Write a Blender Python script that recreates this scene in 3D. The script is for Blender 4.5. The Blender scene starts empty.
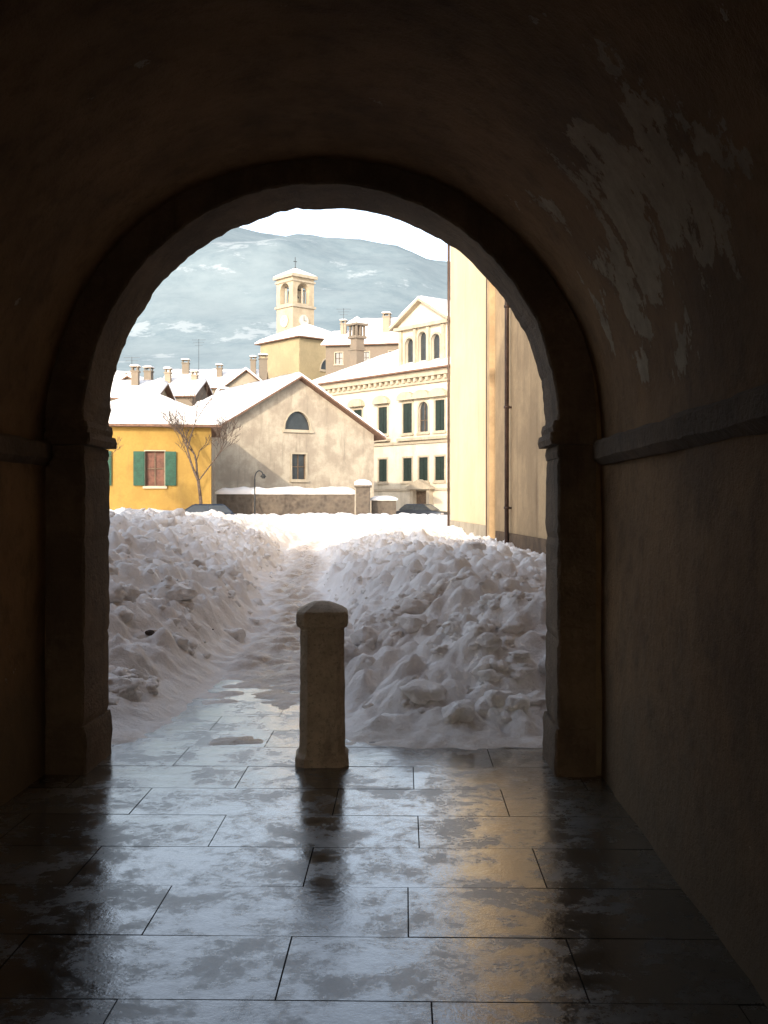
import bpy, bmesh, math, random
from mathutils import Vector, noise, Matrix
random.seed(7)
scene = bpy.context.scene
scene.view_settings.view_transform = 'Standard'
scene.view_settings.look = 'None'
scene.view_settings.exposure = 0
R = math.radians

# ------------------------------------------------------------ materials
def newmat(name):
    m = bpy.data.materials.new(name); m.use_nodes = True
    nt = m.node_tree
    b = nt.nodes["Principled BSDF"]
    return m, nt, b

def N(nt, typ, **kw):
    n = nt.nodes.new(typ)
    for k, v in kw.items():
        setattr(n, k, v)
    return n

def mixc(nt, fac, a, b, blend='MIX'):
    n = nt.nodes.new('ShaderNodeMix'); n.data_type = 'RGBA'; n.blend_type = blend
    for idx, v in ((0, fac), (6, a), (7, b)):
        if hasattr(v, 'links'):
            nt.links.new(v, n.inputs[idx])
        elif idx == 0:
            n.inputs[0].default_value = v
        else:
            n.inputs[idx].default_value = (*v, 1)
    return n.outputs[2]

def noise_tex(nt, scale, detail=5, rough=0.6, vec=None, dist=0.0):
    n = nt.nodes.new('ShaderNodeTexNoise')
    n.inputs['Scale'].default_value = scale
    n.inputs['Detail'].default_value = detail
    n.inputs['Roughness'].default_value = rough
    n.inputs['Distortion'].default_value = dist
    if vec is not None: nt.links.new(vec, n.inputs['Vector'])
    return n.outputs['Fac']

def ramp(nt, fac, lo, hi, a=0.0, b=1.0):
    n = nt.nodes.new('ShaderNodeMapRange')
    n.interpolation_type = 'SMOOTHSTEP'
    n.inputs['From Min'].default_value = lo; n.inputs['From Max'].default_value = hi
    n.inputs['To Min'].default_value = a; n.inputs['To Max'].default_value = b
    nt.links.new(fac, n.inputs['Value'])
    return n.outputs['Result']

def math_n(nt, op, a, b=0.0):
    n = nt.nodes.new('ShaderNodeMath'); n.operation = op
    for i, v in enumerate((a, b)):
        if hasattr(v, 'links'): nt.links.new(v, n.inputs[i])
        else: n.inputs[i].default_value = v
    return n.outputs[0]

def bump(nt, b, h, strength=0.3, dist=0.02):
    n = nt.nodes.new('ShaderNodeBump')
    n.inputs['Strength'].default_value = strength
    n.inputs['Distance'].default_value = dist
    nt.links.new(h, n.inputs['Height'])
    nt.links.new(n.outputs['Normal'], b.inputs['Normal'])
    return n

def objvec(nt, sc=(1, 1, 1)):
    t = nt.nodes.new('ShaderNodeTexCoord')
    m = nt.nodes.new('ShaderNodeMapping'); m.inputs['Scale'].default_value = sc
    nt.links.new(t.outputs['Object'], m.inputs['Vector'])
    return m.outputs['Vector']

def plaster(name, c1, c2, scale=1.0, rough=0.9, stain=(0.2, 0.15, 0.1), stain_amt=0.5, bs=0.3, bd=0.02, streak=True):
    m, nt, b = newmat(name)
    v = objvec(nt)
    n1 = noise_tex(nt, 0.6*scale, 6, 0.7, v)
    col = mixc(nt, ramp(nt, n1, 0.38, 0.62), c1, c2)
    if streak:
        vs = objvec(nt, (1.3, 1.3, 0.18))
        n2 = noise_tex(nt, 1.3*scale, 5, 0.7, vs)
        col = mixc(nt, ramp(nt, n2, 0.5, 0.78, 0, stain_amt), col, stain)
    n3 = noise_tex(nt, 9*scale, 4, 0.7, v)
    col = mixc(nt, ramp(nt, n3, 0.35, 0.75, 0, 0.3), col, tuple(x*0.6 for x in c1))
    nt.links.new(col, b.inputs['Base Color'])
    b.inputs['Roughness'].default_value = rough
    b.inputs['Specular IOR Level'].default_value = 0.25
    bump(nt, b, n3, bs, bd)
    return m

def simple(name, c, rough=0.7, metal=0.0, var=0.25, scale=6, spec=0.4):
    m, nt, b = newmat(name)
    v = objvec(nt)
    n1 = noise_tex(nt, scale, 4, 0.6, v)
    col = mixc(nt, ramp(nt, n1, 0.3, 0.7), tuple(x*(1-var) for x in c), tuple(min(1, x*(1+var)) for x in c))
    nt.links.new(col, b.inputs['Base Color'])
    b.inputs['Roughness'].default_value = rough
    b.inputs['Metallic'].default_value = metal
    b.inputs['Specular IOR Level'].default_value = spec
    return m

def mat_snow(name, dirt=False):
    m, nt, b = newmat(name)
    v = objvec(nt)
    white = (0.94, 0.90, 0.865)
    n1 = noise_tex(nt, 1.2, 4, 0.6, v)
    col = mixc(nt, ramp(nt, n1, 0.3, 0.7), white, (0.92, 0.86, 0.82))
    if dirt:
        a = N(nt, 'ShaderNodeAttribute', attribute_name='dirt')
        n2 = noise_tex(nt, 5.0, 6, 0.75, v)
        f = math_n(nt, 'ADD', a.outputs['Fac'], math_n(nt, 'MULTIPLY', math_n(nt, 'SUBTRACT', n2, 0.5), 1.3))
        col = mixc(nt, ramp(nt, f, 0.32, 1.25, 0, 0.85), col, (0.42, 0.29, 0.18))
        rr = ramp(nt, f, 0.6, 1.2, 0.55, 0.22)
        nt.links.new(rr, b.inputs['Roughness'])
    else:
        b.inputs['Roughness'].default_value = 0.55
    nt.links.new(col, b.inputs['Base Color'])
    b.inputs['Specular IOR Level'].default_value = 0.35
    h = noise_tex(nt, 14, 6, 0.72, v)
    bump(nt, b, h, 0.8, 0.05)
    return m

M_snow = mat_snow('roof_snow')
M_gsnow = mat_snow('ground_snow', True)
M_glass = simple('window_glass', (0.03, 0.035, 0.04), 0.12, 0, 0.2, 2, 0.6)
M_dark = simple('dark_void', (0.02, 0.017, 0.015), 0.8)
M_stone_trim = plaster('stone_trim', (0.46, 0.39, 0.29), (0.37, 0.31, 0.23), 1.5)
M_barn = plaster('barn_plaster', (0.45, 0.385, 0.295), (0.31, 0.255, 0.195), 1.1, stain=(0.18, 0.145, 0.11), stain_amt=0.75)
M_yellow = plaster('yellow_plaster', (0.35, 0.215, 0.055), (0.29, 0.175, 0.045), 0.8, stain=(0.22, 0.135, 0.05), stain_amt=0.6)
M_palazzo = plaster('palazzo_plaster', (0.63, 0.56, 0.44), (0.54, 0.475, 0.37), 0.7, stain=(0.36, 0.30, 0.22), stain_amt=0.65)
M_church = plaster('church_plaster', (0.37, 0.295, 0.175), (0.31, 0.25, 0.15), 0.5, stain=(0.22, 0.18, 0.12))
M_tower = plaster('tower_stone', (0.48, 0.39, 0.275), (0.38, 0.31, 0.215), 0.9, stain=(0.26, 0.19, 0.13), stain_amt=.6)
M_town = [plaster('town_plaster_a', (0.31, 0.25, 0.185), (0.26, 0.21, 0.155), 0.5),
          plaster('town_plaster_b', (0.36, 0.305, 0.23), (0.31, 0.265, 0.2), 0.5),
          plaster('town_plaster_c', (0.21, 0.165, 0.125), (0.18, 0.15, 0.115), 0.5)]
M_tile = simple('roof_tile', (0.16, 0.09, 0.06), 0.85, 0, 0.4, 8)
M_eave = simple('eave_wood', (0.12, 0.08, 0.05), 0.8, 0, 0.3, 5)
M_green = simple('shutter_green', (0.015, 0.065, 0.038), 0.6, 0, 0.25, 4)
M_dgreen = simple('shutter_dark_green', (0.012, 0.022, 0.017), 0.6, 0, 0.25, 4)
M_brownsh = simple('curtain_brown', (0.13, 0.055, 0.035), 0.7, 0, 0.3, 3)
M_iron = simple('iron', (0.04, 0.04, 0.04), 0.5, 0.4, 0.3, 20)
M_pipe = simple('drain_pipe_copper', (0.09, 0.055, 0.04), 0.5, 0.3, 0.3, 5)
M_bark = simple('bark', (0.085, 0.058, 0.042), 0.9, 0, 0.35, 10)
M_mortar = simple('mortar_bed', (0.02, 0.016, 0.013), 0.95, 0, 0.3, 20, 0.05)

# ------------------------------------------------------------ mesh helpers
class Part:
    def __init__(s): s.v = []; s.f = []
    def add(s, vs, fs):
        o = len(s.v); s.v += [tuple(p) for p in vs]; s.f += [tuple(i+o for i in f) for f in fs]
    def prism(s, A, B):
        n = len(A)
        fs = [tuple(range(n)), tuple(range(2*n-1, n-1, -1))]
        fs += [(i, (i+1) % n, n+(i+1) % n, n+i) for i in range(n)]
        s.add(list(A)+list(B), fs)
    def ring(s, A, B, A2, B2):
        n = len(A); fs = []
        for i in range(n):
            j = (i+1) % n
            fs += [(i, j, n+j, n+i), (2*n+i, 3*n+i, 3*n+j, 2*n+j), (n+i, n+j, 3*n+j, 3*n+i), (i, 2*n+i, 2*n+j, j)]
        s.add(list(A)+list(B)+list(A2)+list(B2), fs)
    def box(s, x0, x1, y0, y1, z0, z1):
        s.prism([(x0, y0, z0), (x1, y0, z0), (x1, y1, z0), (x0, y1, z0)], [(x0, y0, z1), (x1, y0, z1), (x1, y1, z1), (x0, y1, z1)])
    def cyl(s, p, q, r0, r1, n=8):
        p = Vector(p); q = Vector(q); d = (q-p)
        if d.length < 1e-6: return
        d.normalize(); a = d.orthogonal().normalized(); b = d.cross(a)
        A = [p+(a*math.cos(t)+b*math.sin(t))*r0 for t in [2*math.pi*i/n for i in range(n)]]
        B = [q+(a*math.cos(t)+b*math.sin(t))*r1 for t in [2*math.pi*i/n for i in range(n)]]
        s.prism(A, B)
    def obj(s, name, mat, parent=None, smooth=False, bevel=0, top=True):
        me = bpy.data.meshes.new(name); me.from_pydata(s.v, [], s.f); me.update()
        bm = bmesh.new(); bm.from_mesh(me); bmesh.ops.recalc_face_normals(bm, faces=bm.faces); bm.to_mesh(me); bm.free()
        if smooth:
            for p in me.polygons: p.use_smooth = True
        ob = bpy.data.objects.new(name, me); scene.collection.objects.link(ob)
        me.materials.append(mat)
        if parent: ob.parent = parent
        if bevel:
            m = ob.modifiers.new('bevel', 'BEVEL'); m.width = bevel; m.segments = 2; m.limit_method = 'ANGLE'
        return ob

def empty(name, loc=(0, 0, 0), rot=0):
    e = bpy.data.objects.new(name, None); scene.collection.objects.link(e)
    e.location = loc; e.rotation_euler = (0, 0, rot); return e

def cut(ob, cutter):
    c = cutter.obj('cutter', M_dark, ob.parent)
    m = ob.modifiers.new('b', 'BOOLEAN'); m.object = c; m.operation = 'DIFFERENCE'; m.solver = 'EXACT'
    bpy.context.view_layer.update()
    dg = bpy.context.evaluated_depsgraph_get()
    me = bpy.data.meshes.new_from_object(ob.evaluated_get(dg))
    ob.modifiers.clear(); old = ob.data; ob.data = me; bpy.data.meshes.remove(old)
    bpy.data.objects.remove(c)

def outline(kind, w, h, n=14):
    if kind == 'rect': return [(-w/2, 0), (w/2, 0), (w/2, h), (-w/2, h)]
    if kind == 'arch':
        pts = [(-w/2, 0), (w/2, 0)]
        return pts+[(w/2*math.cos(math.pi*i/n), h-w/2+w/2*math.sin(math.pi*i/n)) for i in range(n+1)]
    if kind == 'lunette':
        return [(w/2*math.cos(math.pi*i/n), h*math.sin(math.pi*i/n)) for i in range(n+1)]

def expand(pts, w, h, f, sill=True):
    out = []
    for x, z in pts:
        zz = (z-h*0.5)*(h/2+f)/(h/2)+h*0.5
        out.append((x*(w/2+f)/(w/2), zz))
    return out

def openings(ob, ops, w, d, parent, trim=M_stone_trim):
    if not ops: return
    C = Part(); G = Part(); T = Part(); F = Part(); S = Part(); B = Part()
    for o in ops:
        face, u, z, ow, oh, kind = o[:6]; opt = o[6] if len(o) > 6 else {}
        if face == 'F': Mf = lambda a, t, zz: (u+a, -d/2+t, z+zz)
        elif face == 'L': Mf = lambda a, t, zz: (-w/2+t, u+a, z+zz)
        elif face == 'R': Mf = lambda a, t, zz: (w/2-t, u+a, z+zz)
        P = outline(kind, ow, oh)
        dep = opt.get('deep', 0.25)
        C.prism([Mf(a, -0.3, b) for a, b in P], [Mf(a, dep, b) for a, b in P])
        tgt = B if opt.get('brown') else G
        tgt.add([Mf(a, dep-0.03, b) for a, b in P], [tuple(range(len(P)))])
        tw = opt.get('trim', 0.14)
        if tw:
            E = expand(P, ow, oh, tw)
            T.ring([Mf(a, -0.05, b) for a, b in P], [Mf(a, -0.05, b) for a, b in E],
                   [Mf(a, 0.05, b) for a, b in P], [Mf(a, 0.05, b) for a, b in E])
            q = [(-ow/2-tw-.08, -tw-0.1), (ow/2+tw+.08, -tw-0.1), (ow/2+tw+.08, -tw+.04), (-ow/2-tw-.08, -tw+.04)]
            T.prism([Mf(a, -0.14, b) for a, b in q], [Mf(a, 0.03, b) for a, b in q])
        if opt.get('bars', True) and kind != 'lunette':
            def bar(a0, a1, b0, b1):
                q = [(a0, b0), (a1, b0), (a1, b1), (a0, b1)]
                F.prism([Mf(a, dep-0.09, b) for a, b in q], [Mf(a, dep-0.035, b) for a, b in q])
            hh = oh-(ow/2 if kind == 'arch' else 0)
            bar(-0.035, 0.035, 0.0, oh-0.05); bar(-ow/2+0.01, -0.04, hh*0.5-0.03, hh*0.5+0.03); bar(0.04, ow/2-0.01, hh*0.5-0.03, hh*0.5+0.03)
            bar(-ow/2, -ow/2+0.06, 0, hh); bar(ow/2-0.06, ow/2, 0, hh)
        if opt.get('shut'):
            sw = opt.get('sw', ow/2)
            for sg in (-1, 1):
                a0 = sg*(ow/2+0.03); a1 = a0+sg*sw
                q = [(a0, 0.02), (a1, 0.02), (a1, oh-0.02), (a0, oh-0.02)]
                S.prism([Mf(a, -0.13, b) for a, b in q], [Mf(a, -0.075, b) for a, b in q])
                k = int(oh/0.16)
                for i in range(k):
                    zz = 0.08+i*(oh-0.16)/k
                    lo, hi = min(a0, a1)+0.06, max(a0, a1)-0.06
                    q = [(lo, zz), (hi, zz), (hi, zz+0.08), (lo, zz+0.08)]
                    S.prism([Mf(a, -0.16, b) for a, b in q], [Mf(a, -0.128, b) for a, b in q])
        if opt.get('closed'):
            for sg in (-1, 1):
                a0 = sg*0.02; a1 = sg*(ow/2-0.01)
                q = [(a0, 0.02), (a1, 0.02), (a1, oh-0.02), (a0, oh-0.02)]
                S.prism([Mf(a, 0.04, b) for a, b in q], [Mf(a, 0.08, b) for a, b in q])
        if opt.get('hood'):
            n = 8; hw = ow/2+0.45; base = oh+0.45
            q = [(-hw, base-0.16), (hw, base-0.16)]+[(hw*math.cos(math.pi*i/n), base+0.6*math.sin(math.pi*i/n)) for i in range(n+1)]
            T.prism([Mf(a, -0.45, b) for a, b in q], [Mf(a, -0.02, b) for a, b in q])
            q = [(-ow/2-.1, oh+tw+.02), (ow/2+.1, oh+tw+.02), (ow/2+.1, base-.17), (-ow/2-.1, base-.17)]
            T.prism([Mf(a, -0.1, b) for a, b in q], [Mf(a, -0.01, b) for a, b in q])
            q = [(-ow/2-.5, -.75), (ow/2+.5, -.75), (ow/2+.5, -.5), (-ow/2-.5, -.5)]
            T.prism([Mf(a, -0.4, b) for a, b in q], [Mf(a, -0.01, b) for a, b in q])
    cut(ob, C)
    if G.v: G.obj('window_glass', M_glass, parent)
    if B.v: B.obj('window_blind', M_brownsh, parent)
    if T.v: T.obj('window_surrounds', trim, parent)
    if F.v: F.obj('window_frames', M_eave, parent)
    if S.v: S.obj('shutters', M_dgreen if parent.get('_sh') else M_green, parent)

def snow_sheet(P, a, b, c, d, th=0.3, step=0.45, nz=0.08):
    a, b, c, d = map(Vector, (a, b, c, d))
    W = max((b-a).length, (c-d).length); H = max((d-a).length, (c-b).length)
    nx = max(4, int(W/step)); ny = max(4, int(H/step))
    g = []
    sd = random.random()*50
    for j in range(ny+1):
        t = j/ny
        for i in range(nx+1):
            s = i/nx
            p = (a.lerp(b, s)).lerp(d.lerp(c, s), t)
            e = min(s*W, (1-s)*W, t*H)
            k = 0.45+0.55*min(1, e/0.5)**0.5
            nn = noise.noise(Vector((p.x*.6+sd, p.y*.6, p.z*.6)))*0.9+noise.noise(Vector((p.x*2+sd, p.y*2, p.z*2)))*0.5
            q = p+Vector((0, 0, th*k+nz*nn))
            if j == 0:
                q += (a-d).normalized()*(nn*0.12)
            g.append(q)
    o = len(g); fs = []
    for j in range(ny):
        for i in range(nx):
            k = j*(nx+1)+i
            fs.append((k, k+1, k+nx+2, k+nx+1))
    border = [i for i in range(nx+1)]+[(j*(nx+1)+nx) for j in range(1, ny+1)]+[ny*(nx+1)+i for i in range(nx-1, -1, -1)]+[j*(nx+1) for j in range(ny-1, 0, -1)]
    bot = []
    for k in border:
        j, i = divmod(k, nx+1)
        s = i/nx; t = j/ny
        bot.append((a.lerp(b, s)).lerp(d.lerp(c, s), t)+Vector((0, 0, 0.004)))
    nb = len(border)
    for q in range(nb):
        r = (q+1) % nb
        fs.append((border[q], o+q, o+r, border[r]))
    P.add(g+bot, fs)

def slab(P, a, b, c, d, th=0.14):
    A = [Vector(x) for x in (a, b, c, d)]
    P.prism(A, [x-Vector((0, 0, th)) for x in A])

def chimney(P, S, x, y, z0, z1, w=0.7, d=0.7):
    P.box(x-w/2, x+w/2, y-d/2, y+d/2, z0, z1)
    P.box(x-w/2-.08, x+w/2+.08, y-d/2-.08, y+d/2+.08, z1+0.002, z1+0.12)
    for sx in (-1, 1):
        for sy in (-1, 1):
            P.box(x+sx*(w/2-.08)-.06, x+sx*(w/2-.08)+.06, y+sy*(d/2-.08)-.06, y+sy*(d/2-.08)+.06, z1+0.122, z1+0.42)
    P.box(x-w/2-.1, x+w/2+.1, y-d/2-.1, y+d/2+.1, z1+0.422, z1+0.5)
    zc = z1+0.5; q = w/2+.1
    snow_sheet(S, (x-q, y-q, zc), (x+q, y-q, zc), (x+q, y+q, zc), (x-q, y+q, zc), 0.22, 0.3, 0.03)

def house(name, cx, cy, rot, w, d, eave, ridge, axis, wall, ops=(), chims=(), over=0.5, th=0.3, z0=-0.5, dark=False, chm=None):
    e = empty(name, (cx, cy, 0), rot)
    if dark: e['_sh'] = 1
    Wp = Part()
    if axis == 'y':
        q = [(-w/2, z0), (w/2, z0), (w/2, eave), (0, ridge), (-w/2, eave)]
        Wp.prism([(x, -d/2, z) for x, z in q], [(x, d/2, z) for x, z in q])
    elif axis == 'x':
        q = [(-d/2, z0), (d/2, z0), (d/2, eave), (0, ridge), (-d/2, eave)]
        Wp.prism([(-w/2, y, z) for y, z in q], [(w/2, y, z) for y, z in q])
    else:
        Wp.box(-w/2, w/2, -d/2, d/2, z0, eave)
    ob = Wp.obj('walls', wall, e)
    openings(ob, ops, w, d, e)
    Rf = Part(); Sn = Part()
    up = 0.16
    if axis == 'y':
        sl = (ridge-eave)/(w/2); ze = eave-sl*over
        for s in (-1, 1):
            c = [(s*(w/2+over), -d/2-over, ze+up), (s*(w/2+over), d/2+over, ze+up), (0, d/2+over, ridge+up), (0, -d/2-over, ridge+up)]
            slab(Rf, *c); snow_sheet(Sn, *c, th=th)
    elif axis == 'x':
        sl = (ridge-eave)/(d/2); ze = eave-sl*over
        for s in (-1, 1):
            c = [(-w/2-over, s*(d/2+over), ze+up), (w/2+over, s*(d/2+over), ze+up), (w/2+over, 0, ridge+up), (-w/2-over, 0, ridge+up)]
            slab(Rf, *c); snow_sheet(Sn, *c, th=th)
    else:
        W2, D2 = w/2+over, d/2+over; z1 = eave+0.15
        if w >= d: r0, r1 = (-(w-d)/2, 0), ((w-d)/2, 0)
        else: r0, r1 = (0, -(d-w)/2), (0, (d-w)/2)
        A, B, C, D = (-W2, -D2, z1), (W2, -D2, z1), (W2, D2, z1), (-W2, D2, z1)
        p, q = (*r0, ridge), (*r1, ridge)
        if w >= d:
            quads = [(A, B, q, p), (B, C, q, q), (C, D, p, q), (D, A, p, p)]
        else:
            quads = [(A, B, p, p), (B, C, q, p), (C, D, q, q), (D, A, p, q)]
        Rf.box(-W2, W2, -D2, D2, eave+0.002, eave+0.148)
        for c in quads: snow_sheet(Sn, *c, th=th)
    Rf.obj('roof', M_tile, e)
    if chims:
        Cp = Part()
        for c in chims: chimney(Cp, Sn, *c)
        Cp.obj('chimneys', chm or M_town[0], e)
    Sn.obj('roof_snow', M_snow, e, smooth=True)
    return e

# ------------------------------------------------------------ ground / snow
def sm(t): t = max(0, min(1, t)); return t*t*(3-2*t)
def pathx(y): return -1.0-0.08*(min(y, 34)-8) + 0.12*math.sin(y*0.55)+ (0.05*(y-34) if y > 34 else 0)
def lump(x, y, s, seed, sharp=1.8):
    wx = x+0.35*s*noise.noise(Vector((x*1.3/s, y*1.3/s, seed)))
    wy = y+0.35*s*noise.noise(Vector((x*1.3/s, y*1.3/s, seed+40)))
    dd = noise.voronoi(Vector((wx/s, wy/s, seed)))[0]
    return max(0.0, 1-min(1, dd[0]*1.15)**2)*sm((dd[1]-dd[0])*sharp+.25)
def snow_h(x, y):
    d = x-pathx(y)
    n0 = noise.noise(Vector((x*0.5, y*0.5, 3.3)))
    n1 = noise.noise(Vector((x*1.4, y*1.4, 9.1)))
    n2 = noise.noise(Vector((x*3.5, y*3.5, 4.1)))
    n3 = noise.noise(Vector((x*9, y*9, 6.1)))
    hw = 0.48+0.15*n1+.08*n2
    pz = -0.022+0.030*n1+.024*n2+.012*n3+0.085*sm((y-8.0)/3.2)+0.010*max(0, y-11)
    pz = min(pz, 0.40)
    near = y < 70 and abs(x) < 30
    if d < 0:
        H = 1.10-0.05*sm((y-16)/10)-0.25*sm((y-25)/30)
        s = (-d-hw)/2.4
        f = sm((y-6.95-0.3*n1-.2*n2)/4.4)**0.6
        h = H*(0.28*sm(s*4)+0.72*sm(s))*f
    else:
        H = 0.80-0.38*sm((y-12)/11)-0.12*sm((x-.3)/1.5)
        s = (d-hw)/1.6
        f = sm((y-6.97-0.25*n1-.18*n2)/3.0)**0.6
        h = H*(0.40*sm(s*4)+0.60*sm(s))*f
    fb = sm((y-33)/10)
    far = 0.50+0.25*sm((y-42)/18)+0.12*n0
    b = h/max(H, .01)
    h = max(h, 0)+pz-.02*(1-sm((y-6.9)/.3))
    dirt = 1.05*(1-sm(abs(d)/0.85))*(1-fb)
    dirt = max(dirt, 0.85*(1-sm((y-7.0)/1.1)))
    if d > 0:
        dirt = max(dirt, 0.34*(1-sm((y-9)/5)) + 0.28*sm(n0*2.5))
        dirt = max(dirt, 1.0*math.exp(-((x-.25)/.65)**2-((y-10.2)/.7)**2))  # brown streak of dirt, with the bank's dark shading put in its colour
    else: dirt = max(dirt, 0.22*sm(n0*2.5))
    if near:
        m = sm(b*3.2)
        fade = 1-0.45*sm((y-22)/25)
        hh = 0.12*lump(x, y, 1.0, 1.7)+0.14*lump(x, y, 0.5, 5.1)+0.09*lump(x+3, y, 0.26, 8.2)+0.035*lump(x+7, y, 0.13, 3.2)+0.20*n0+0.09*n1+.05*n2+.025*n3
        h += (hh-0.13)*m*fade
        fp = lump(x, y, 0.34, 12.0)
        h += (1-m)*(0.07*fp-0.03+0.03*n1+.02*n2)*sm((y-8.5)/3)
        h2 = far+0.24*lump(x, y, 1.6, 2.2)+0.14*lump(x, y, .7, 4.2)
        h = h*(1-fb)+h2*fb
    else:
        h = h*(1-fb)+far*fb
    return h, dirt*(1-fb)

ys = [6.90]
while ys[-1] < 70: ys.append(ys[-1]+max(0.032, 0.0042*ys[-1]))
while ys[-1] < 4500: ys.append(ys[-1]*1.12)
xs = []
x = 0.0
while x < 3000:
    xs.append(x)
    x += 0.034 if x < 4.0 else (0.05*(x-4.0)+0.06)
xs = [-1-q for q in reversed(xs[1:])]+[-1+q for q in xs]
V = []; D = []
for y in ys:
    for x in xs:
        h, dd = snow_h(x, y); V.append((x, y, h)); D.append(dd)
nx = len(xs); Fc = [(j*nx+i, j*nx+i+1, (j+1)*nx+i+1, (j+1)*nx+i) for j in range(len(ys)-1) for i in range(nx-1)]
me = bpy.data.meshes.new('snow_ground'); me.from_pydata(V, [], Fc); me.update()
for p in me.polygons: p.use_smooth = True
at = me.attributes.new('dirt', 'FLOAT', 'POINT'); at.data.foreach_set('value', D)
me.materials.append(M_gsnow)
ob = bpy.data.objects.new('snow_ground', me); scene.collection.objects.link(ob)

def ico(sub):
    bm = bmesh.new(); bmesh.ops.create_icosphere(bm, subdivisions=sub, radius=1)
    v_ = [q.co.copy() for q in bm.verts]; f_ = [tuple(a.index for a in q.verts) for q in bm.faces]; bm.free(); return v_, f_
I2 = ico(2); I3 = ico(3)
P = Part(); dirts = []
rc = random.Random(3); cnt = 0
while cnt < 2000:
    y = 7.4+rc.random()**1.5*23; x = rc.uniform(-6.5 if y > 11 else -3.2, 2.6)
    d = x-pathx(y)
    if abs(d) < 0.5: continue
    if noise.noise(Vector((x*.9, y*.9, 7))) < rc.uniform(-.4, .4): continue
    h, dd = snow_h(x, y)
    if h < 0.12: continue
    r_ = min(0.15, 0.02+0.032*rc.expovariate(1.0))
    I = I3 if r_ > .06 and y < 14 else I2
    sx, sy, sz = r_*rc.uniform(.8, 1.5), r_*rc.uniform(.8, 1.3), r_*rc.uniform(.5, .9)
    rot = Matrix.Rotation(rc.uniform(0, 6.28), 3, 'Z') @ Matrix.Rotation(rc.uniform(-.6, .6), 3, 'X')
    sd = Vector((cnt*1.37, 0, 0)); vs = []
    for c in I[0]:
        k = 1+.5*noise.noise(c*1.2+sd)+.3*noise.noise(c*2.9+sd)
        q = rot @ Vector((c.x*sx*k, c.y*sy*k, c.z*sz*k))
        vs.append((x+q.x, y+q.y, h+q.z-sz*.25))
    P.add(vs, I[1]); dirts += [dd*.6]*len(vs); cnt += 1
co_ = P.obj('snow_clods', M_gsnow, None, True)
at = co_.data.attributes.new('dirt', 'FLOAT', 'POINT'); at.data.foreach_set('value', dirts)

g = Part(); g.add([(-3000, -3000, -0.04), (3000, -3000, -0.04), (3000, 6.905, -0.04), (-3000, 6.905, -0.04)], [(0, 1, 2, 3)])
g.obj('ground', M_snow)

# ------------------------------------------------------------ paving
def mat_paving():
    m, nt, b = newmat('wet_stone_paving')
    v = objvec(nt)
    a = N(nt, 'ShaderNodeAttribute', attribute_name='tone')
    c = mixc(nt, a.outputs['Fac'], (0.075, 0.060, 0.042), (0.14, 0.115, 0.082))
    n1 = noise_tex(nt, 3, 6, 0.7, v)
    c = mixc(nt, ramp(nt, n1, 0.35, 0.7, 0, 0.7), c, (0.045, 0.034, 0.022))
    n2 = noise_tex(nt, 38, 4, 0.7, v)
    c = mixc(nt, ramp(nt, n2, 0.5, 0.7, 0, 0.35), c, (0.15, 0.13, 0.10))
    nt.links.new(c, b.inputs['Base Color'])
    wet = noise_tex(nt, 2.6, 9, 0.80, v, 0.15)
    r = ramp(nt, wet, 0.42, 0.60, 0.12, 0.36)
    nt.links.new(r, b.inputs['Roughness'])
    b.inputs['Specular IOR Level'].default_value = 0.7
    nt.links.new(ramp(nt, wet, 0.44, 0.60, 0.75, 0.25), b.inputs['Coat Weight'])
    b.inputs['Coat IOR'].default_value = 1.45
    nt.links.new(ramp(nt, wet, 0.42, 0.60, 0.08, 0.28), b.inputs['Coat Roughness'])
    h = math_n(nt, 'ADD', math_n(nt, 'MULTIPLY', noise_tex(nt, 70, 3, 0.7, v), 0.35), noise_tex(nt, 9, 4, 0.65, v))
    bn = bump(nt, b, h, 0.30, 0.005)
    nt.links.new(bn.outputs['Normal'], b.inputs['Coat Normal'])
    return m
M_pave = mat_paving()
P = Part(); tones = []
for k in range(-44, 24):
    y0 = 3.47+0.52*k; y1 = y0+0.52
    out = y0 > 6.3
    X0, X1 = (-7, 3.6) if out else (-2.25, 1.27)
    off = 0.05 if k % 2 == 1 else -0.42
    js = [off+1.0*j+random.uniform(-.05, .05) for j in range(-8, 6)]
    js = [j for j in js if X0+0.2 < j < X1-0.2]
    ed = [X0]+js+[X1]
    for a, b in zip(ed[:-1], ed[1:]):
        g = 0.0028
        tz = random.uniform(-0.0002, 0.0002); sx = random.uniform(-0.0012, 0.0012); sy = random.uniform(-0.0010, 0.0010)
        def zz(x, y): return tz+sx*(2*(x-a)/(b-a)-1)+sy*(2*(y-y0)/(y1-y0)-1)
        c1 = [(a+g, y0+g), (b-g, y0+g), (b-g, y1-g), (a+g, y1-g)]
        # upper faces sit just above a nearly flush, filled joint
        P.add([(x, y, zz(x, y)) for x, y in c1], [(0, 1, 2, 3)])
        t = random.random(); tones += [t]*4
pav = empty('stone_paving')
po = P.obj('slabs', M_pave, pav)
at = po.data.attributes.new('tone', 'FLOAT', 'POINT'); at.data.foreach_set('value', tones)
P = Part(); P.add([(-2.3, -19, -0.004), (1.3, -19, -0.004), (1.3, 6.5, -0.004), (-2.3, 6.5, -0.004)], [(0, 1, 2, 3)])
P.add([(-7, 6.5, -0.004), (3.6, 6.5, -0.004), (3.6, 16, -0.004), (-7, 16, -0.004)], [(0, 1, 2, 3)])
P.obj('mortar', M_mortar, pav)

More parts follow.
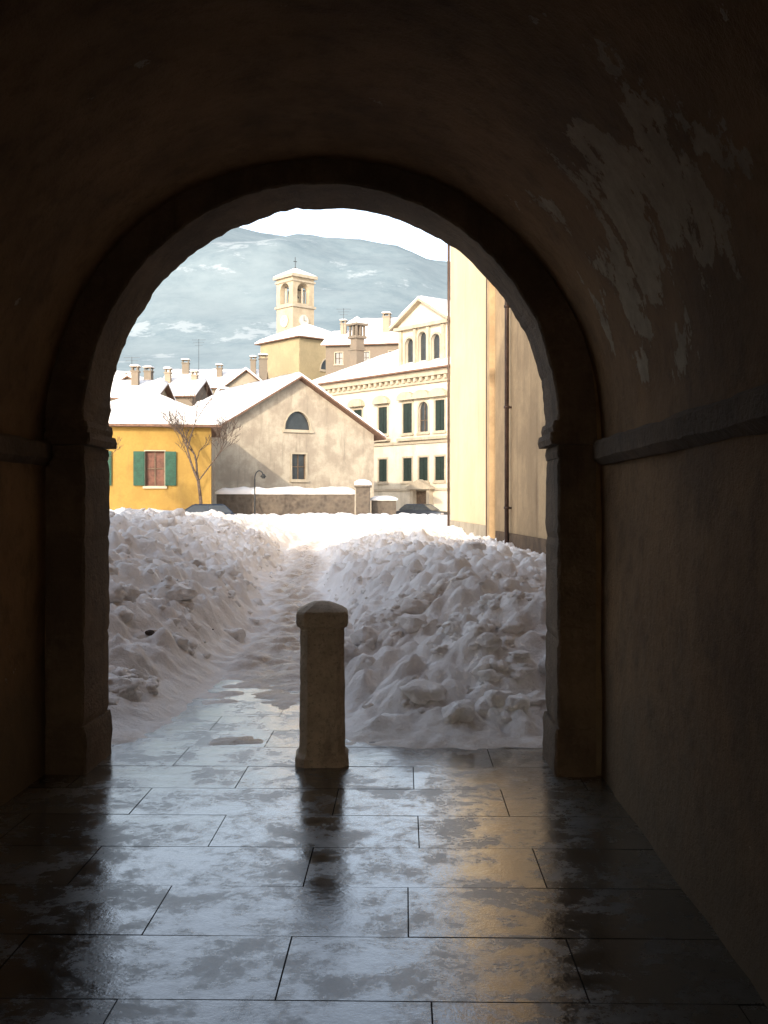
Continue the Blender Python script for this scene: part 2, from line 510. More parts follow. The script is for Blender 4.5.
# ------------------------------------------------------------ archway building
AXV = -0.493
AX = -0.505
YB = -18.0
arch = empty('archway_building')
M_vault, nt, b = newmat('vault_plaster')
v = objvec(nt)
n1 = noise_tex(nt, 1.1, 6, 0.65, v)
c = mixc(nt, ramp(nt, n1, 0.3, 0.7), (0.36, 0.205, 0.095), (0.20, 0.114, 0.055))
n2 = noise_tex(nt, 6, 7, 0.75, v)
c = mixc(nt, ramp(nt, n2, 0.45, 0.7, 0, 0.5), c, (0.12, 0.072, 0.037))
n3 = noise_tex(nt, 2.6, 9, 0.68, v, 0.05)
tc = N(nt, 'ShaderNodeTexCoord'); mp = N(nt, 'ShaderNodeMapping')
mp.inputs['Location'].default_value = (-0.95/0.7, -4.6/1.8, -2.75/0.7)
mp.inputs['Scale'].default_value = (1/0.7, 1/1.8, 1/0.7)
nt.links.new(tc.outputs['Object'], mp.inputs['Vector'])
ln = N(nt, 'ShaderNodeVectorMath', operation='LENGTH'); nt.links.new(mp.outputs[0], ln.inputs[0])
msk = ramp(nt, ln.outputs['Value'], 0.2, 1.25, 0.13, -0.09)
pf = math_n(nt, 'ADD', n3, msk)
peel = ramp(nt, pf, 0.575, 0.59)
c = mixc(nt, peel, c, mixc(nt, ramp(nt, n2, 0.3, 0.7), (0.52, 0.41, 0.28), (0.36, 0.275, 0.185)))
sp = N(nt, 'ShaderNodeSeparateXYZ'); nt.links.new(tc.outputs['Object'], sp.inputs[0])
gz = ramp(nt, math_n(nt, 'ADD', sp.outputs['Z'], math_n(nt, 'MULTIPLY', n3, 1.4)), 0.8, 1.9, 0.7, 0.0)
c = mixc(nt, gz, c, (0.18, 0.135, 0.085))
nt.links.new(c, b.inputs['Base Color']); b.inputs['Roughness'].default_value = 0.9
b.inputs['Specular IOR Level'].default_value = 0.2
bump(nt, b, math_n(nt, 'ADD', math_n(nt, 'MULTIPLY', peel, 0.4), n2), 0.8, 0.04)

prof = []
for i in range(12): prof.append((-2.143, -0.05+2.05*i/12, -1, 0))
for i in range(49):
    t = math.pi-math.pi*i/48
    prof.append((AXV+1.65*math.cos(t), 2.0+1.65*math.sin(t), math.cos(t), math.sin(t)))
for i in range(12): prof.append((1.157, 2.0-2.05*(i+1)/12, 1, 0))
P = Part(); nyv = 150; vs = []
for j in range(nyv+1):
    y = YB+(6.42-YB)*j/nyv
    for (x, z, nxx, nz) in prof:
        q = 0.03*noise.noise(Vector((x*.9, y*.9, z*.9)))+0.010*noise.noise(Vector((x*4, y*4, z*4)))
        vs.append((x+nxx*q, y, z+nz*q))
n = len(prof)
P.add(vs, [(j*n+i, j*n+i+1, (j+1)*n+i+1, (j+1)*n+i) for j in range(nyv) for i in range(n-1)])
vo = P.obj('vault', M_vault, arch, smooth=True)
XL = -6.1
P = Part(); P.box(XL, 20, YB, 6.395, -0.55, 14.0)
bm_ = P.obj('building_mass', M_barn, arch)
C = Part(); r = 1.74
q = [(AXV-r, -1), (AXV+r, -1)]+[(AXV+r*math.cos(math.pi*i/24), 2.0+r*math.sin(math.pi*i/24)) for i in range(25)]
C.prism([(x, YB-1, z) for x, z in q], [(x, 7.5, z) for x, z in q]); cut(bm_, C)
P = Part(); P.box(-30, XL-.02, YB, 6.9, -0.55, 9.3); P.obj('added_shade_wing', M_barn, arch)  # unseen wing, added to cast shade over the snow on the left
P = Part(); P.box(XL, 20, 6.398, 6.9, -0.55, 14.0)
fw = P.obj('gate_wall', M_vault, arch)
C = Part(); r = 1.60
q = [(AX-r, -1), (AX+r, -1)]+[(AX+r*math.cos(math.pi*i/32), 2.1+r*math.sin(math.pi*i/32)) for i in range(33)]
C.prism([(x, 6, z) for x, z in q], [(x, 7.5, z) for x, z in q]); cut(fw, C)
P = Part()
i1 = [(x, z) for x, z, _, _ in prof]
o1 = [(AXV+(x-AXV)*1.09, z if z < 2.0 else 2.0+(z-2.0)*1.09) for x, z in i1]
m_ = len(i1)
P.add([(x, YB-.02, z) for x, z in i1]+[(x, YB-.02, z) for x, z in o1], [(k, k+1, m_+k+1, m_+k) for k in range(m_-1)])
P.obj('rear_arch_rim', M_barn, arch)
Sn = Part(); snow_sheet(Sn, (XL-.2, YB-.2, 14.02), (20, YB-.2, 14.02), (20, 7.1, 14.02), (XL-.2, 7.1, 14.02), 0.3, 1.0)
snow_sheet(Sn, (-30, YB-.2, 9.32), (XL-.1, YB-.2, 9.32), (XL-.1, 7.1, 9.32), (-30, 7.1, 9.32), 0.3, 1.0); Sn.obj('roof_snow', M_snow, arch, True)
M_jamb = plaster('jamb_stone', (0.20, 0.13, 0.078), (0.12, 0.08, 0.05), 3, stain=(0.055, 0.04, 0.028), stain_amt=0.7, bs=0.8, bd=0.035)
P = Part()
r0, r1 = 1.400, 1.63
nA = 120; vs = []
def prof_ring(a):
    w1 = 0.012*noise.noise(Vector((a*6, 1, 0)))+0.010*noise.noise(Vector((a*22, 5, 0)))
    w2 = 0.014*noise.noise(Vector((a*6, 9, 0)))+0.012*noise.noise(Vector((a*22, 3, 0)))
    return [(r1, 6.375), (r0+w1+.012, 6.375), (r0+w1, 6.388), (r0+w2*.5, 6.6), (r0+w2, 6.915), (r0+w2+.012, 6.93), (r1, 6.93)]
for i in range(nA+1):
    a = math.pi*i/nA
    for rr, yy in prof_ring(a): vs.append((AX+rr*math.cos(a), yy, 2.1+rr*math.sin(a)))
P.add(vs, [(i*7+k, i*7+k+1, (i+1)*7+k+1, (i+1)*7+k) for i in range(nA) for k in range(6)])
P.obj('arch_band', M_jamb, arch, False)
P = Part()
def worn_box(P, x0, x1, y0, y1, z0, z1, sgn):
    nz = max(2, int((z1-z0)/.04)); V_ = []
    for k in range(nz+1):
        z = z0+(z1-z0)*k/nz
        e = .008 if k in (0, nz) else 0
        def w(q): return .009*noise.noise(Vector((q*5, z*9, sgn*3)))+.006*noise.noise(Vector((q*9, z*30, sgn)))
        c_ = .014+.012*max(0, noise.noise(Vector((1, z*7, sgn*5))))
        if sgn > 0: xi, xo, s_ = x0, x1, 1
        else: xi, xo, s_ = x1, x0, -1
        V_ += [(xo, y0+e, z), (xi+s_*(c_+e), y0+e+w(1)*.4, z), (xi+s_*(e+w(2)), y0+c_, z), (xi+s_*(e+w(3)), (y0+y1)/2, z), (xi+s_*(e+w(4)), y1-c_, z), (xi+s_*(c_+e), y1-e, z), (xo, y1-e, z)]
    m = 7; F_ = [(k*m+i, k*m+(i+1) % m, (k+1)*m+(i+1) % m, (k+1)*m+i) for k in range(nz) for i in range(m)]
    F_ += [tuple(range(m)), tuple(nz*m+i for i in range(m))]
    P.add(V_, F_)
for sgn in (-1, 1):
    z = -0.05
    hs = [0.33, 0.52, 0.60, 0.48, 0.24]
    for i, hh in enumerate(hs):
        xi = AX+sgn*(r0+random.uniform(-0.004, 0.006)-(0.016 if i == 0 else 0)); xo = AX+sgn*(r1)
        dy = random.uniform(-0.004, 0.004)-(0.012 if i == 0 else 0)
        z1 = z+hh-0.001 if i < 4 else 1.955
        worn_box(P, min(xi, xo), max(xi, xo), 6.375+dy, 6.93+dy*-1, z, z1, sgn); z += hh
    xi = AX+sgn*(r0-0.045); xo = AX+sgn*(r1+0.0)
    worn_box(P, min(xi, xo), max(xi, xo), 6.345, 6.96, 1.96, 2.03, sgn)
    xi = AX+sgn*(r0-0.025)
    worn_box(P, min(xi, xo), max(xi, xo), 6.36, 6.95, 2.032, 2.10, sgn)
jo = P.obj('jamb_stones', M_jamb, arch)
P = Part()
for sgn, xw in ((-1, -2.143), (1, 1.157)):
    ny_ = 260; vs = []
    for j in range(ny_+1):
        y = -17.9+(6.33+17.9)*j/ny_
        w = lambda s_: .010*noise.noise(Vector((s_, y*2.2, sgn*4)))+.007*noise.noise(Vector((s_, y*9, sgn)))
        q = [(xw+sgn*.1, 1.83), (xw-sgn*(.015+w(1)), 1.832+w(2)), (xw-sgn*(.055+w(3)), 1.87+w(4)), (xw-sgn*(.060+w(5)), 1.955+w(6)), (xw-sgn*(.045+w(5)), 1.972+w(7)), (xw+sgn*.1, 1.98)]
        vs += [(a, y, b) for a, b in q]
    P.add(vs, [(j*6+i, j*6+i+1, (j+1)*6+i+1, (j+1)*6+i) for j in range(ny_) for i in range(5)])
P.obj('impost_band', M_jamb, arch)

# ------------------------------------------------------------ bollard
M_boll, nt, b = newmat('bollard_stone')
v = objvec(nt)
n1 = noise_tex(nt, 7, 7, 0.7, v); n2 = noise_tex(nt, 45, 5, 0.7, v)
n4 = noise_tex(nt, 5, 6, 0.75, objvec(nt, (1, 1, .35)))
c = mixc(nt, ramp(nt, n1, 0.35, 0.65), (0.70, 0.56, 0.41), (0.52, 0.40, 0.28))
c = mixc(nt, ramp(nt, n4, 0.5, 0.68, 0, 0.6), c, (0.28, 0.21, 0.15))
c = mixc(nt, ramp(nt, n2, 0.5, 0.72, 0, 0.6), c, (0.2, 0.155, 0.11))
nt.links.new(c, b.inputs['Base Color']); b.inputs['Roughness'].default_value = 0.85
bump(nt, b, math_n(nt, 'ADD', n1, math_n(nt, 'MULTIPLY', n2, 0.5)), 0.9, 0.018)
P = Part()
secs = [(-0.02, .165, .055), (0.05, .165, .055), (0.075, .145, .05), (0.10, .141, .048)]
secs += [(0.10+0.74*i/20, .141-.006*i/20, .048) for i in range(1, 21)]
secs += [(0.846, .140, .05), (0.855, .154, .05), (0.875, .160, .052), (0.93, .160, .052), (0.945, .155, .05), (0.965, .125, .045), (0.985, .085, .035), (1.0, .045, .018), (1.004, .01, .004)]
rings = []
for z, hw, ch in secs:
    base = [(hw, -hw+ch), (hw, hw-ch), (hw-ch, hw), (-hw+ch, hw), (-hw, hw-ch), (-hw, -hw+ch), (-hw+ch, -hw), (hw-ch, -hw)]
    pts = []
    for i in range(8):
        a = Vector(base[i]); bq = Vector(base[(i+1) % 8])
        m = 4 if i % 2 == 0 else 2
        for k in range(m): pts.append(a.lerp(bq, k/m))
    rr = []
    for p in pts:
        q = 0.005*noise.noise(Vector((p.x*9, p.y*9, z*9)))+0.004*noise.noise(Vector((p.x*30, p.y*30, z*30)))
        l = p.length or 1
        rr.append((p.x*(1+q/l), p.y*(1+q/l), z))
    rings.append(rr)
n = len(rings[0]); vs = [p for r_ in rings for p in r_]
fs = [(j*n+i, j*n+(i+1) % n, (j+1)*n+(i+1) % n, (j+1)*n+i) for j in range(len(rings)-1) for i in range(n)]
fs.append(tuple((len(rings)-1)*n+i for i in range(n)))
P.add(vs, fs)
bo = P.obj('stone_bollard', M_boll, None, bevel=0.004)
bo.location = (-0.515, 6.72, 0); bo.rotation_euler = (0, 0, R(4))

# ------------------------------------------------------------ street wall on the right
M_wallA = plaster('old_wall_plaster', (0.52, 0.36, 0.20), (0.38, 0.26, 0.145), 0.9, stain=(0.20, 0.125, 0.07), stain_amt=0.8, bs=0.5, bd=0.03)
M_wallB = plaster('cream_wall_plaster', (0.78, 0.62, 0.40), (0.72, 0.55, 0.34), 0.5, stain=(0.55, 0.39, 0.23), stain_amt=0.5)
def street_block(name, p0, p1, h, mat, extra=None):
    p0 = Vector((*p0, 0)); p1 = Vector((*p1, 0)); dd = (p1-p0); L = dd.length; ang = math.atan2(dd.y, dd.x)
    e = empty(name, p0, ang)
    P = Part(); P.box(0, L, -11, 0, -0.5, h); P.obj('walls', mat, e)
    Sn = Part(); Rf = Part()
    slab(Rf, (0, 0.5, h+.16), (L, 0.5, h+.16), (L, -11, h+2.5), (0, -11, h+2.5)); snow_sheet(Sn, (0, 0.5, h+.16), (L, 0.5, h+.16), (L, -11, h+2.5), (0, -11, h+2.5))
    Rf.obj('roof', M_tile, e); Sn.obj('roof_snow', M_snow, e, True)
    return e, L
eA, LA = street_block('old_street_house', (3.62, 8.4), (2.49, 29.9), 13, M_wallA)
P = Part()
tpos = LA*(26.9-8.4)/(29.9-8.4)
P.cyl((tpos, 0.12, 0.0), (tpos, 0.12, 12.9), 0.055, 0.055, 10)
for z in (1.5, 4, 6.5, 9): P.cyl((tpos, 0.12, z), (tpos, 0.12, z+.06), 0.075, 0.075, 10); P.box(tpos-.02, tpos+.02, -0.02, 0.1, z, z+.05)
P.obj('drain_pipe', M_pipe, eA, True)
P = Part(); P.box(0.3, LA-0.5, 0.003, 0.06, -0.2, 0.9); P.obj('plinth', M_jamb, eA)
eB, LB = street_block('cream_street_house', (2.49, 29.93), (1.8, 43), 14, M_wallB)
P = Part(); P.box(0.0, 0.5, 0.003, 0.16, -0.2, 13.9); P.obj('pilaster_shade_strip', M_wallA, eB)  # darker strip added for the shadow line between the two houses
P = Part(); P.cyl((0.75, 0.10, 0), (0.75, 0.10, 13.9), 0.06, 0.06, 10); P.cyl((LB-.15, 0.08, 0), (LB-.15, 0.08, 13.9), 0.05, 0.05, 10); P.obj('drain_pipe', M_pipe, eB, True)  # nearer pipe added to deepen that shadow line
P = Part(); P.box(0.55, LB-0.3, 0.003, 0.05, -0.2, 1.0); P.obj('plinth', M_stone_trim, eB)

# ------------------------------------------------------------ yellow house
house('yellow_house', -16.6, 69.2, R(10), 8.2, 9, 6.3, 8.6, 'hip', M_yellow,
      ops=[('F', 0.75, 2.75, 1.15, 2.1, 'rect', {'shut': 1, 'brown': 1, 'trim': 0.06, 'sw': 0.66}),
           ('F', -2.9, 2.75, 1.15, 2.1, 'rect', {'shut': 1, 'brown': 1, 'trim': 0.06, 'sw': 0.5})], th=0.4, over=0.6)
# ------------------------------------------------------------ gabled barn
ang = math.atan2(7, 11.2)
c = Vector((-7.9, 79.5)); back = Vector((-math.sin(ang), math.cos(ang)))
dB = 15
cc = c+back*dB/2
house('gabled_stone_house', cc.x, cc.y, ang, 13.0, dB, 7.0, 10.9, 'y', M_barn,
      ops=[('F', 0.0, 7.15, 2.1, 1.35, 'lunette', {'trim': 0.12}),
           ('F', 0.1, 3.5, 1.15, 1.85, 'rect', {'trim': 0.12})], th=0.35, over=0.7)
# ------------------------------------------------------------ palazzo
u = Vector((0.66, -0.751)).normalized(); start = Vector((-8.6, 109.0)); Lp = 31.0
nrm_in = Vector((0.751, 0.66)).normalized()
dp = 14
ctr = start+u*Lp/2+nrm_in*dp/2
uo = -Lp/2
ops = []
for q in (2.4, 6.15, 9.9, 21.3, 25.0, 28.7):
    ops.append(('F', q+uo, 8.3, 1.25, 2.5, 'rect', {'hood': 1, 'closed': 1, 'trim': 0.18}))
    ops.append(('F', q+uo, 3.8, 1.2, 2.1, 'rect', {'closed': 1, 'trim': 0.16}))
for q in (13.4, 15.56, 17.72):
    ops.append(('F', q+uo, 8.2, 1.25, 2.7, 'arch' if q == 15.56 else 'rect', {'hood': 1, 'closed': q != 15.56, 'trim': 0.16}))
    ops.append(('F', q+uo, 3.8, 1.2, 2.1, 'rect', {'closed': 1, 'trim': 0.16}))
pz = house('palazzo', ctr.x, ctr.y, math.atan2(u.y, u.x), Lp, dp, 13.6, 17.6, 'hip', M_palazzo, ops=ops,
           chims=[], over=0.9, th=0.35, dark=True)
f = -dp/2
P = Part()
P.box(uo-.35, -uo+.35, f-.5, f-.003, 13.1, 13.6)
P.box(uo-.15, -uo+.15, f-.22, f-.003, 12.5, 12.75)
for i in range(int(Lp/0.8)):
    P.box(uo+.2+i*.8, uo+.52+i*.8, f-.40, f-.004, 12.753, 13.098)
P.box(uo-.08, -uo+.08, f-.16, f-.003, 7.15, 7.4)
P.box(uo-.06, -uo+.06, f-.12, f-.003, 2.9, 3.1)
P.obj('cornice', M_stone_trim, pz)
bx = 15.56+uo; bw = 3.3
P = Part()
P.box(bx-bw, bx+bw, f-.1, f+3.5, 13.85, 18.0)
bay = P.obj('attic_bay', M_palazzo, pz)
C = Part(); G = Part(); T = Part()
for k in (-1.75, 0, 1.75):
    w_ = 1.15; h_ = 2.7 if k == 0 else 2.3
    pl = outline('arch', w_, h_)
    C.prism([(bx+k+a, f-.5, 14.5+z) for a, z in pl], [(bx+k+a, f+.25, 14.5+z) for a, z in pl])
    G.add([(bx+k+a, f+.2, 14.5+z) for a, z in pl], [tuple(range(len(pl)))])
    E = expand(pl, w_, h_, .18)
    T.ring([(bx+k+a, f-.2, 14.5+z) for a, z in pl], [(bx+k+a, f-.2, 14.5+z) for a, z in E], [(bx+k+a, f-.08, 14.5+z) for a, z in pl], [(bx+k+a, f-.08, 14.5+z) for a, z in E])
for k in (-2.85, -.875, .875, 2.85):
    T.box(bx+k-.16, bx+k+.16, f-.36, f-.103, 14.1, 17.5)
T.box(bx-bw-.25, bx+bw+.25, f-.55, f+3.4, 17.55, 17.85)
T.box(bx-bw-.1, bx+bw+.1, f-.45, f-.104, 13.87, 14.1)
cut(bay, C); G.obj('attic_glass', M_glass, pz)
q = [(bx-bw-.35, 18.002), (bx+bw+.35, 18.002), (bx, 20.0)]
P = Part(); P.prism([(x, f-.1, z) for x, z in q], [(x, f+3.5, z) for x, z in q]); P.obj('pediment', M_palazzo, pz)
Sn = Part(); Rf = Part()
for s in (-1, 1):
    a = [(bx+s*(bw+.7), f-.7, 17.93), (bx+s*(bw+.7), f+4, 17.93), (bx, f+4, 20.2), (bx, f-.7, 20.2)]
    slab(T, *a, th=.26); snow_sheet(Sn, *a, th=.22)
T.obj('attic_trim', M_stone_trim, pz)
Cp = Part()
cxp, cyp = 2.3+uo, f+3.0
Cp.box(cxp-.5, cxp+.5, cyp-.5, cyp+.5, 13.5, 18.4); Cp.box(cxp-.7, cxp+.7, cyp-.7, cyp+.7, 18.402, 18.65)
Cp.box(cxp-.62, cxp+.62, cyp-.62, cyp+.62, 17.2, 17.35)
for sx in (-1, 0, 1):
    for sy in (-1, 0, 1):
        if sx or sy: Cp.box(cxp+sx*.5-.09, cxp+sx*.5+.09, cyp+sy*.5-.09, cyp+sy*.5+.09, 18.652, 19.7)
Cp.box(cxp-.8, cxp+.8, cyp-.8, cyp+.8, 19.702, 19.9)
for (a, b_) in (((-.8, -.8), (.8, -.8)), ((.8, -.8), (.8, .8)), ((.8, .8), (-.8, .8)), ((-.8, .8), (-.8, -.8))):
    snow_sheet(Sn, (cxp+a[0], cyp+a[1], 19.905), (cxp+b_[0], cyp+b_[1], 19.905), (cxp, cyp, 20.5), (cxp, cyp, 20.5), .2, .3, .03)
Cp.obj('tower_chimney', M_town[2], pz)
Sn.obj('attic_snow', M_snow, pz, True)
P = Part()
P.box(bx-1.3, bx-.9, f-.5, f-.003, -0.4, 3.0); P.box(bx+.9, bx+1.3, f-.5, f-.003, -0.4, 3.0)
q = [(bx-1.7, 3.002), (bx+1.7, 3.002), (bx+1.7, 3.15), (bx, 3.9), (bx-1.7, 3.15)]
P.prism([(x, f-.75, z) for x, z in q], [(x, f-.13, z) for x, z in q]); P.obj('portal', M_stone_trim, pz)
P = Part(); P.box(bx-.88, bx+.88, f-.06, f-.002, -0.4, 2.85); P.obj('door', M_eave, pz)

# ------------------------------------------------------------ church + bell tower
house('church', -13.9, 152, R(42), 9.2, 9.2, 24.2, 26.8, 'hip', M_church,
      ops=[('F', 0.5, 20.2, 2.9, 1.6, 'lunette', {'trim': 0.2})], over=0.6, th=0.4)
tw = empty('bell_tower', (-16.1, 158.5, 0), R(43))
s = 1.95
P = Part(); P.box(-s, s, -s, s, -.5, 34.6); t_o = P.obj('shaft', M_tower, tw)
T = Part()
C = Part(); C2 = Part()
pl = outline('arch', 2.2, 3.0)
C.prism([(a, -s-1, 30.9+z) for a, z in pl], [(a, s+1, 30.9+z) for a, z in pl])
C2.prism([(-s-1, a, 30.9+z) for a, z in pl], [(s+1, a, 30.9+z) for a, z in pl])
cut(t_o, C); cut(t_o, C2)
for (x, y) in ((0, -s+.3), (0, s-.3), (-s+.3, 0), (s-.3, 0)):
    T.cyl((x, y, 30.9), (x, y, 33.2), .13, .11, 10)
for z, o, h in ((30.3, .22, .35), (34.0, .18, .25), (34.62, .4, .3), (26.5, .12, .25)):
    for (x0, x1, y0, y1) in ((-s-o, s+o, -s-o, -s-.003), (-s-o, s+o, s+.003, s+o), (-s-o, -s-.003, -s-.001, s+.001), (s+.003, s+o, -s-.001, s+.001)):
        T.box(x0, x1, y0, y1, z, z+h)
T.box(-s-.38, s+.38, -s-.38, s+.38, 34.93, 35.05)
T.cyl((-s-.02, 0, 28.4), (-s-.12, 0, 28.4), 1.0, 1.0, 24)
T.cyl((0, -s-.02, 28.4), (0, -s-.12, 28.4), 1.0, 1.0, 24)
T.obj('cornices', M_stone_trim, tw)
P = Part(); P.cyl((-s-.122, 0, 28.4), (-s-.14, 0, 28.4), .85, .85, 24); P.cyl((0, -s-.122, 28.4), (0, -s-.14, 28.4), .85, .85, 24); P.obj('clock_face', plaster('clock_white', (.62, .58, .5), (.56, .52, .45)), tw)
P = Part()
P.box(-s-.16, -s-.142, -.04, .04, 28.4, 29.1); P.box(-s-.16, -s-.142, 0.05, .5, 28.36, 28.44)
P.box(-.04, .04, -s-.16, -s-.142, 28.4, 29.1); P.box(.05, .5, -s-.16, -s-.142, 28.36, 28.44)
P.cyl((0, 0, 36.2), (0, 0, 38.0), .05, .04, 6); P.box(-.3, .3, -.04, .04, 37.3, 37.38); P.cyl((0, 0, 36.2), (0, 0, 36.5), .2, .12, 8)
P.obj('cross_and_hands', M_iron, tw)
P = Part()
bl = [(0.05, 33.2), (.22, 33.1), (.3, 32.7), (.38, 32.3), (.55, 32.0)]
for (ra, za), (rb, zb) in zip(bl[:-1], bl[1:]): P.cyl((0, 0, za), (0, 0, zb), ra, rb, 14)
P.cyl((-1.9, 0, 33.25), (1.9, 0, 33.25), .08, .08, 6)
P.obj('bell', M_iron, tw)
Sn = Part(); q = s+.38
for a, b_ in (((-q, -q), (q, -q)), ((q, -q), (q, q)), ((q, q), (-q, q)), ((-q, q), (-q, -q))):
    snow_sheet(Sn, (*a, 35.06), (*b_, 35.06), (0, 0, 36.3), (0, 0, 36.3), .12, .4, .04)
Sn.obj('roof_snow', M_snow, tw, True)

# ------------------------------------------------------------ town houses
def town(x0, x1, Y, ze, zr, axis='x', mat=0, rot=0, chims=(), d=10, wins=True):
    w = x1-x0
    ops = []
    if wins:
        k = max(1, int(w/3.4))
        for i in range(k):
            u_ = -w/2+w*(i+.5)/k
            ops.append(('F', u_, ze-2.4, .95, 1.4, 'rect', {'trim': .1})); ops.append(('F', u_, ze-5.4, .95, 1.5, 'rect', {'trim': .1}))
    return house('townhouse', (x0+x1)/2, Y+d/2, rot, w, d, ze, zr, axis, M_town[mat], ops=ops, chims=chims, over=.5, th=.35, chm=M_town[2] if mat != 2 else M_town[0])
town(-45, -33.5, 125, 15.2, 17.4, 'x', 1, R(6), chims=[(3, -1, 16, 18.2), (-2, 0, 16, 18.6)])
town(-33, -26.2, 118, 13.6, 15.6, 'y', 0, R(-8), chims=[(1.5, -3, 13.8, 16.4, .8, .8), (-2, 0, 14.1, 16.2, .6, .6)])
town(-31.5, -19.0, 140, 16.9, 19.4, 'x', 1, R(3), chims=[(-4, -1.5, 17, 20.4, .9, .7), (.6, -2.5, 17, 19.6), (5.0, -2, 17, 20.8, .7, .7)])
town(-26.4, -21.8, 112, 13.0, 14.8, 'x', 2, R(-4), chims=[(-1, -1.5, 13, 15.6, .6, .6), (1.6, -.5, 13, 15.4, .6, .6)], d=8)
town(-22.3, -16.2, 124, 14.6, 17.0, 'y', 1, R(12), chims=[(2.1, -3, 15, 18.6, .9, .9)], d=9)
town(-20.5, -9, 104, 9.5, 11.6, 'x', 2, R(-3), chims=[(-3, -1.5, 10, 12.6)], d=8)
town(-9.2, 1.0, 134, 21.6, 23.6, 'x', 2, R(-10), chims=[(2, -1, 22, 25.4, .9, .9), (-3.5, -1.5, 22, 24.6)], d=9)
town(-6.2, 6.5, 150, 25.0, 28.0, 'x', 0, R(-6), chims=[(3.5, -1.5, 25.5, 29.9, 1.0, 1.0)], d=10)
town(2.0, 14, 165, 28, 31.5, 'x', 1, R(-6), chims=[(-2, -1.5, 28.5, 33)], d=10)
town(-62, -46, 135, 15, 17.4, 'x', 2, R(2), chims=[(3, -1, 16, 18.4)])
town(-30, -21.5, 92, 10.8, 12.2, 'x', 1, R(0), chims=[(2.2, -1.5, 11, 13.2, .6, .6)], d=7)

def antenna(name, x, y, z0, z1):
    P = Part(); P.cyl((x, y, z0), (x, y, z1), .03, .025, 5)
    for k, l in ((0, .9), (.35, .7), (.7, .5)):
        P.cyl((x-l, y, z1-.1-k), (x+l, y, z1-.1-k), .018, .018, 4)
    P.obj(name, M_iron)
antenna('tv_antenna', -26.6, 139, 17.5, 23.0)
antenna('tv_antenna', -30.2, 119, 14.5, 18.0)
antenna('tv_antenna', -7.6, 134, 22, 26)

# ------------------------------------------------------------ garden wall, pillar
M_rub, nt, b = newmat('rubble_wall')
v = objvec(nt)
vo_ = N(nt, 'ShaderNodeTexVoronoi'); vo_.inputs['Scale'].default_value = 3.5; nt.links.new(v, vo_.inputs['Vector'])
c = mixc(nt, ramp(nt, noise_tex(nt, 2, 5, .7, v), .3, .7), (0.12, 0.09, 0.066), (0.06, 0.046, 0.036))
c = mixc(nt, ramp(nt, vo_.outputs['Distance'], .2, .6, 0, .4), c, (0.15, 0.12, 0.088))
nt.links.new(c, b.inputs['Base Color']); b.inputs['Roughness'].default_value = .9
bump(nt, b, vo_.outputs['Distance'], .7, .08)
bw_ = empty('boundary_wall', (-12.3, 70.5, 0), R(3))
P = Part(); P.box(0, 9.0, -.25, .25, -.5, 2.3); P.obj('masonry', M_rub, bw_)
Sn = Part(); snow_sheet(Sn, (-.1, -.35, 2.305), (9.05, -.35, 2.305), (9.05, .35, 2.305), (-.1, .35, 2.305), .42, .2, .16); Sn.obj('snow_cap', M_snow, bw_, True)
gp = empty('gate_pillar', (-2.75, 71, 0), 0)
P = Part(); P.box(-.45, .45, -.45, .45, -.5, 2.75); P.box(-.55, .55, -.55, .55, 2.752, 2.9); P.obj('pier', M_rub, gp, bevel=.02)
Sn = Part(); snow_sheet(Sn, (-.55, -.55, 2.9), (.55, -.55, 2.9), (.55, .55, 2.9), (-.55, .55, 2.9), .4, .15, .04); Sn.obj('snow_cap', M_snow, gp, True)
gp = empty('low_wall', (-2.2, 72, 0), R(12))
P = Part(); P.box(0, 1.6, -.2, .2, -.5, 1.9); P.obj('masonry', M_rub, gp)
Sn = Part(); snow_sheet(Sn, (-.1, -.3, 1.905), (1.7, -.3, 1.905), (1.7, .3, 1.905), (-.1, .3, 1.905), .3, .2, .06); Sn.obj('snow_cap', M_snow, gp, True)

# ------------------------------------------------------------ street lamp
P = Part(); lx, ly = -9.2, 66
P.cyl((lx, ly, 0), (lx, ly, .9), .09, .07, 10); P.cyl((lx, ly, .9), (lx, ly, 3.2), .055, .04, 10)
pv = Vector((lx, ly, 3.2))
for i in range(1, 9):
    a = math.pi*i/8*0.85
    q = Vector((lx+.28-.28*math.cos(a), ly, 3.2+.5*math.sin(a))); P.cyl(pv, q, .035, .035, 8); pv = q
P.cyl(pv+Vector((0, 0, .08)), pv-Vector((0, 0, .1)), .06, .2, 12); P.cyl(pv-Vector((0, 0, .1)), pv-Vector((0, 0, .2)), .14, .1, 12)
P.obj('street_lamp', M_iron, None, True)

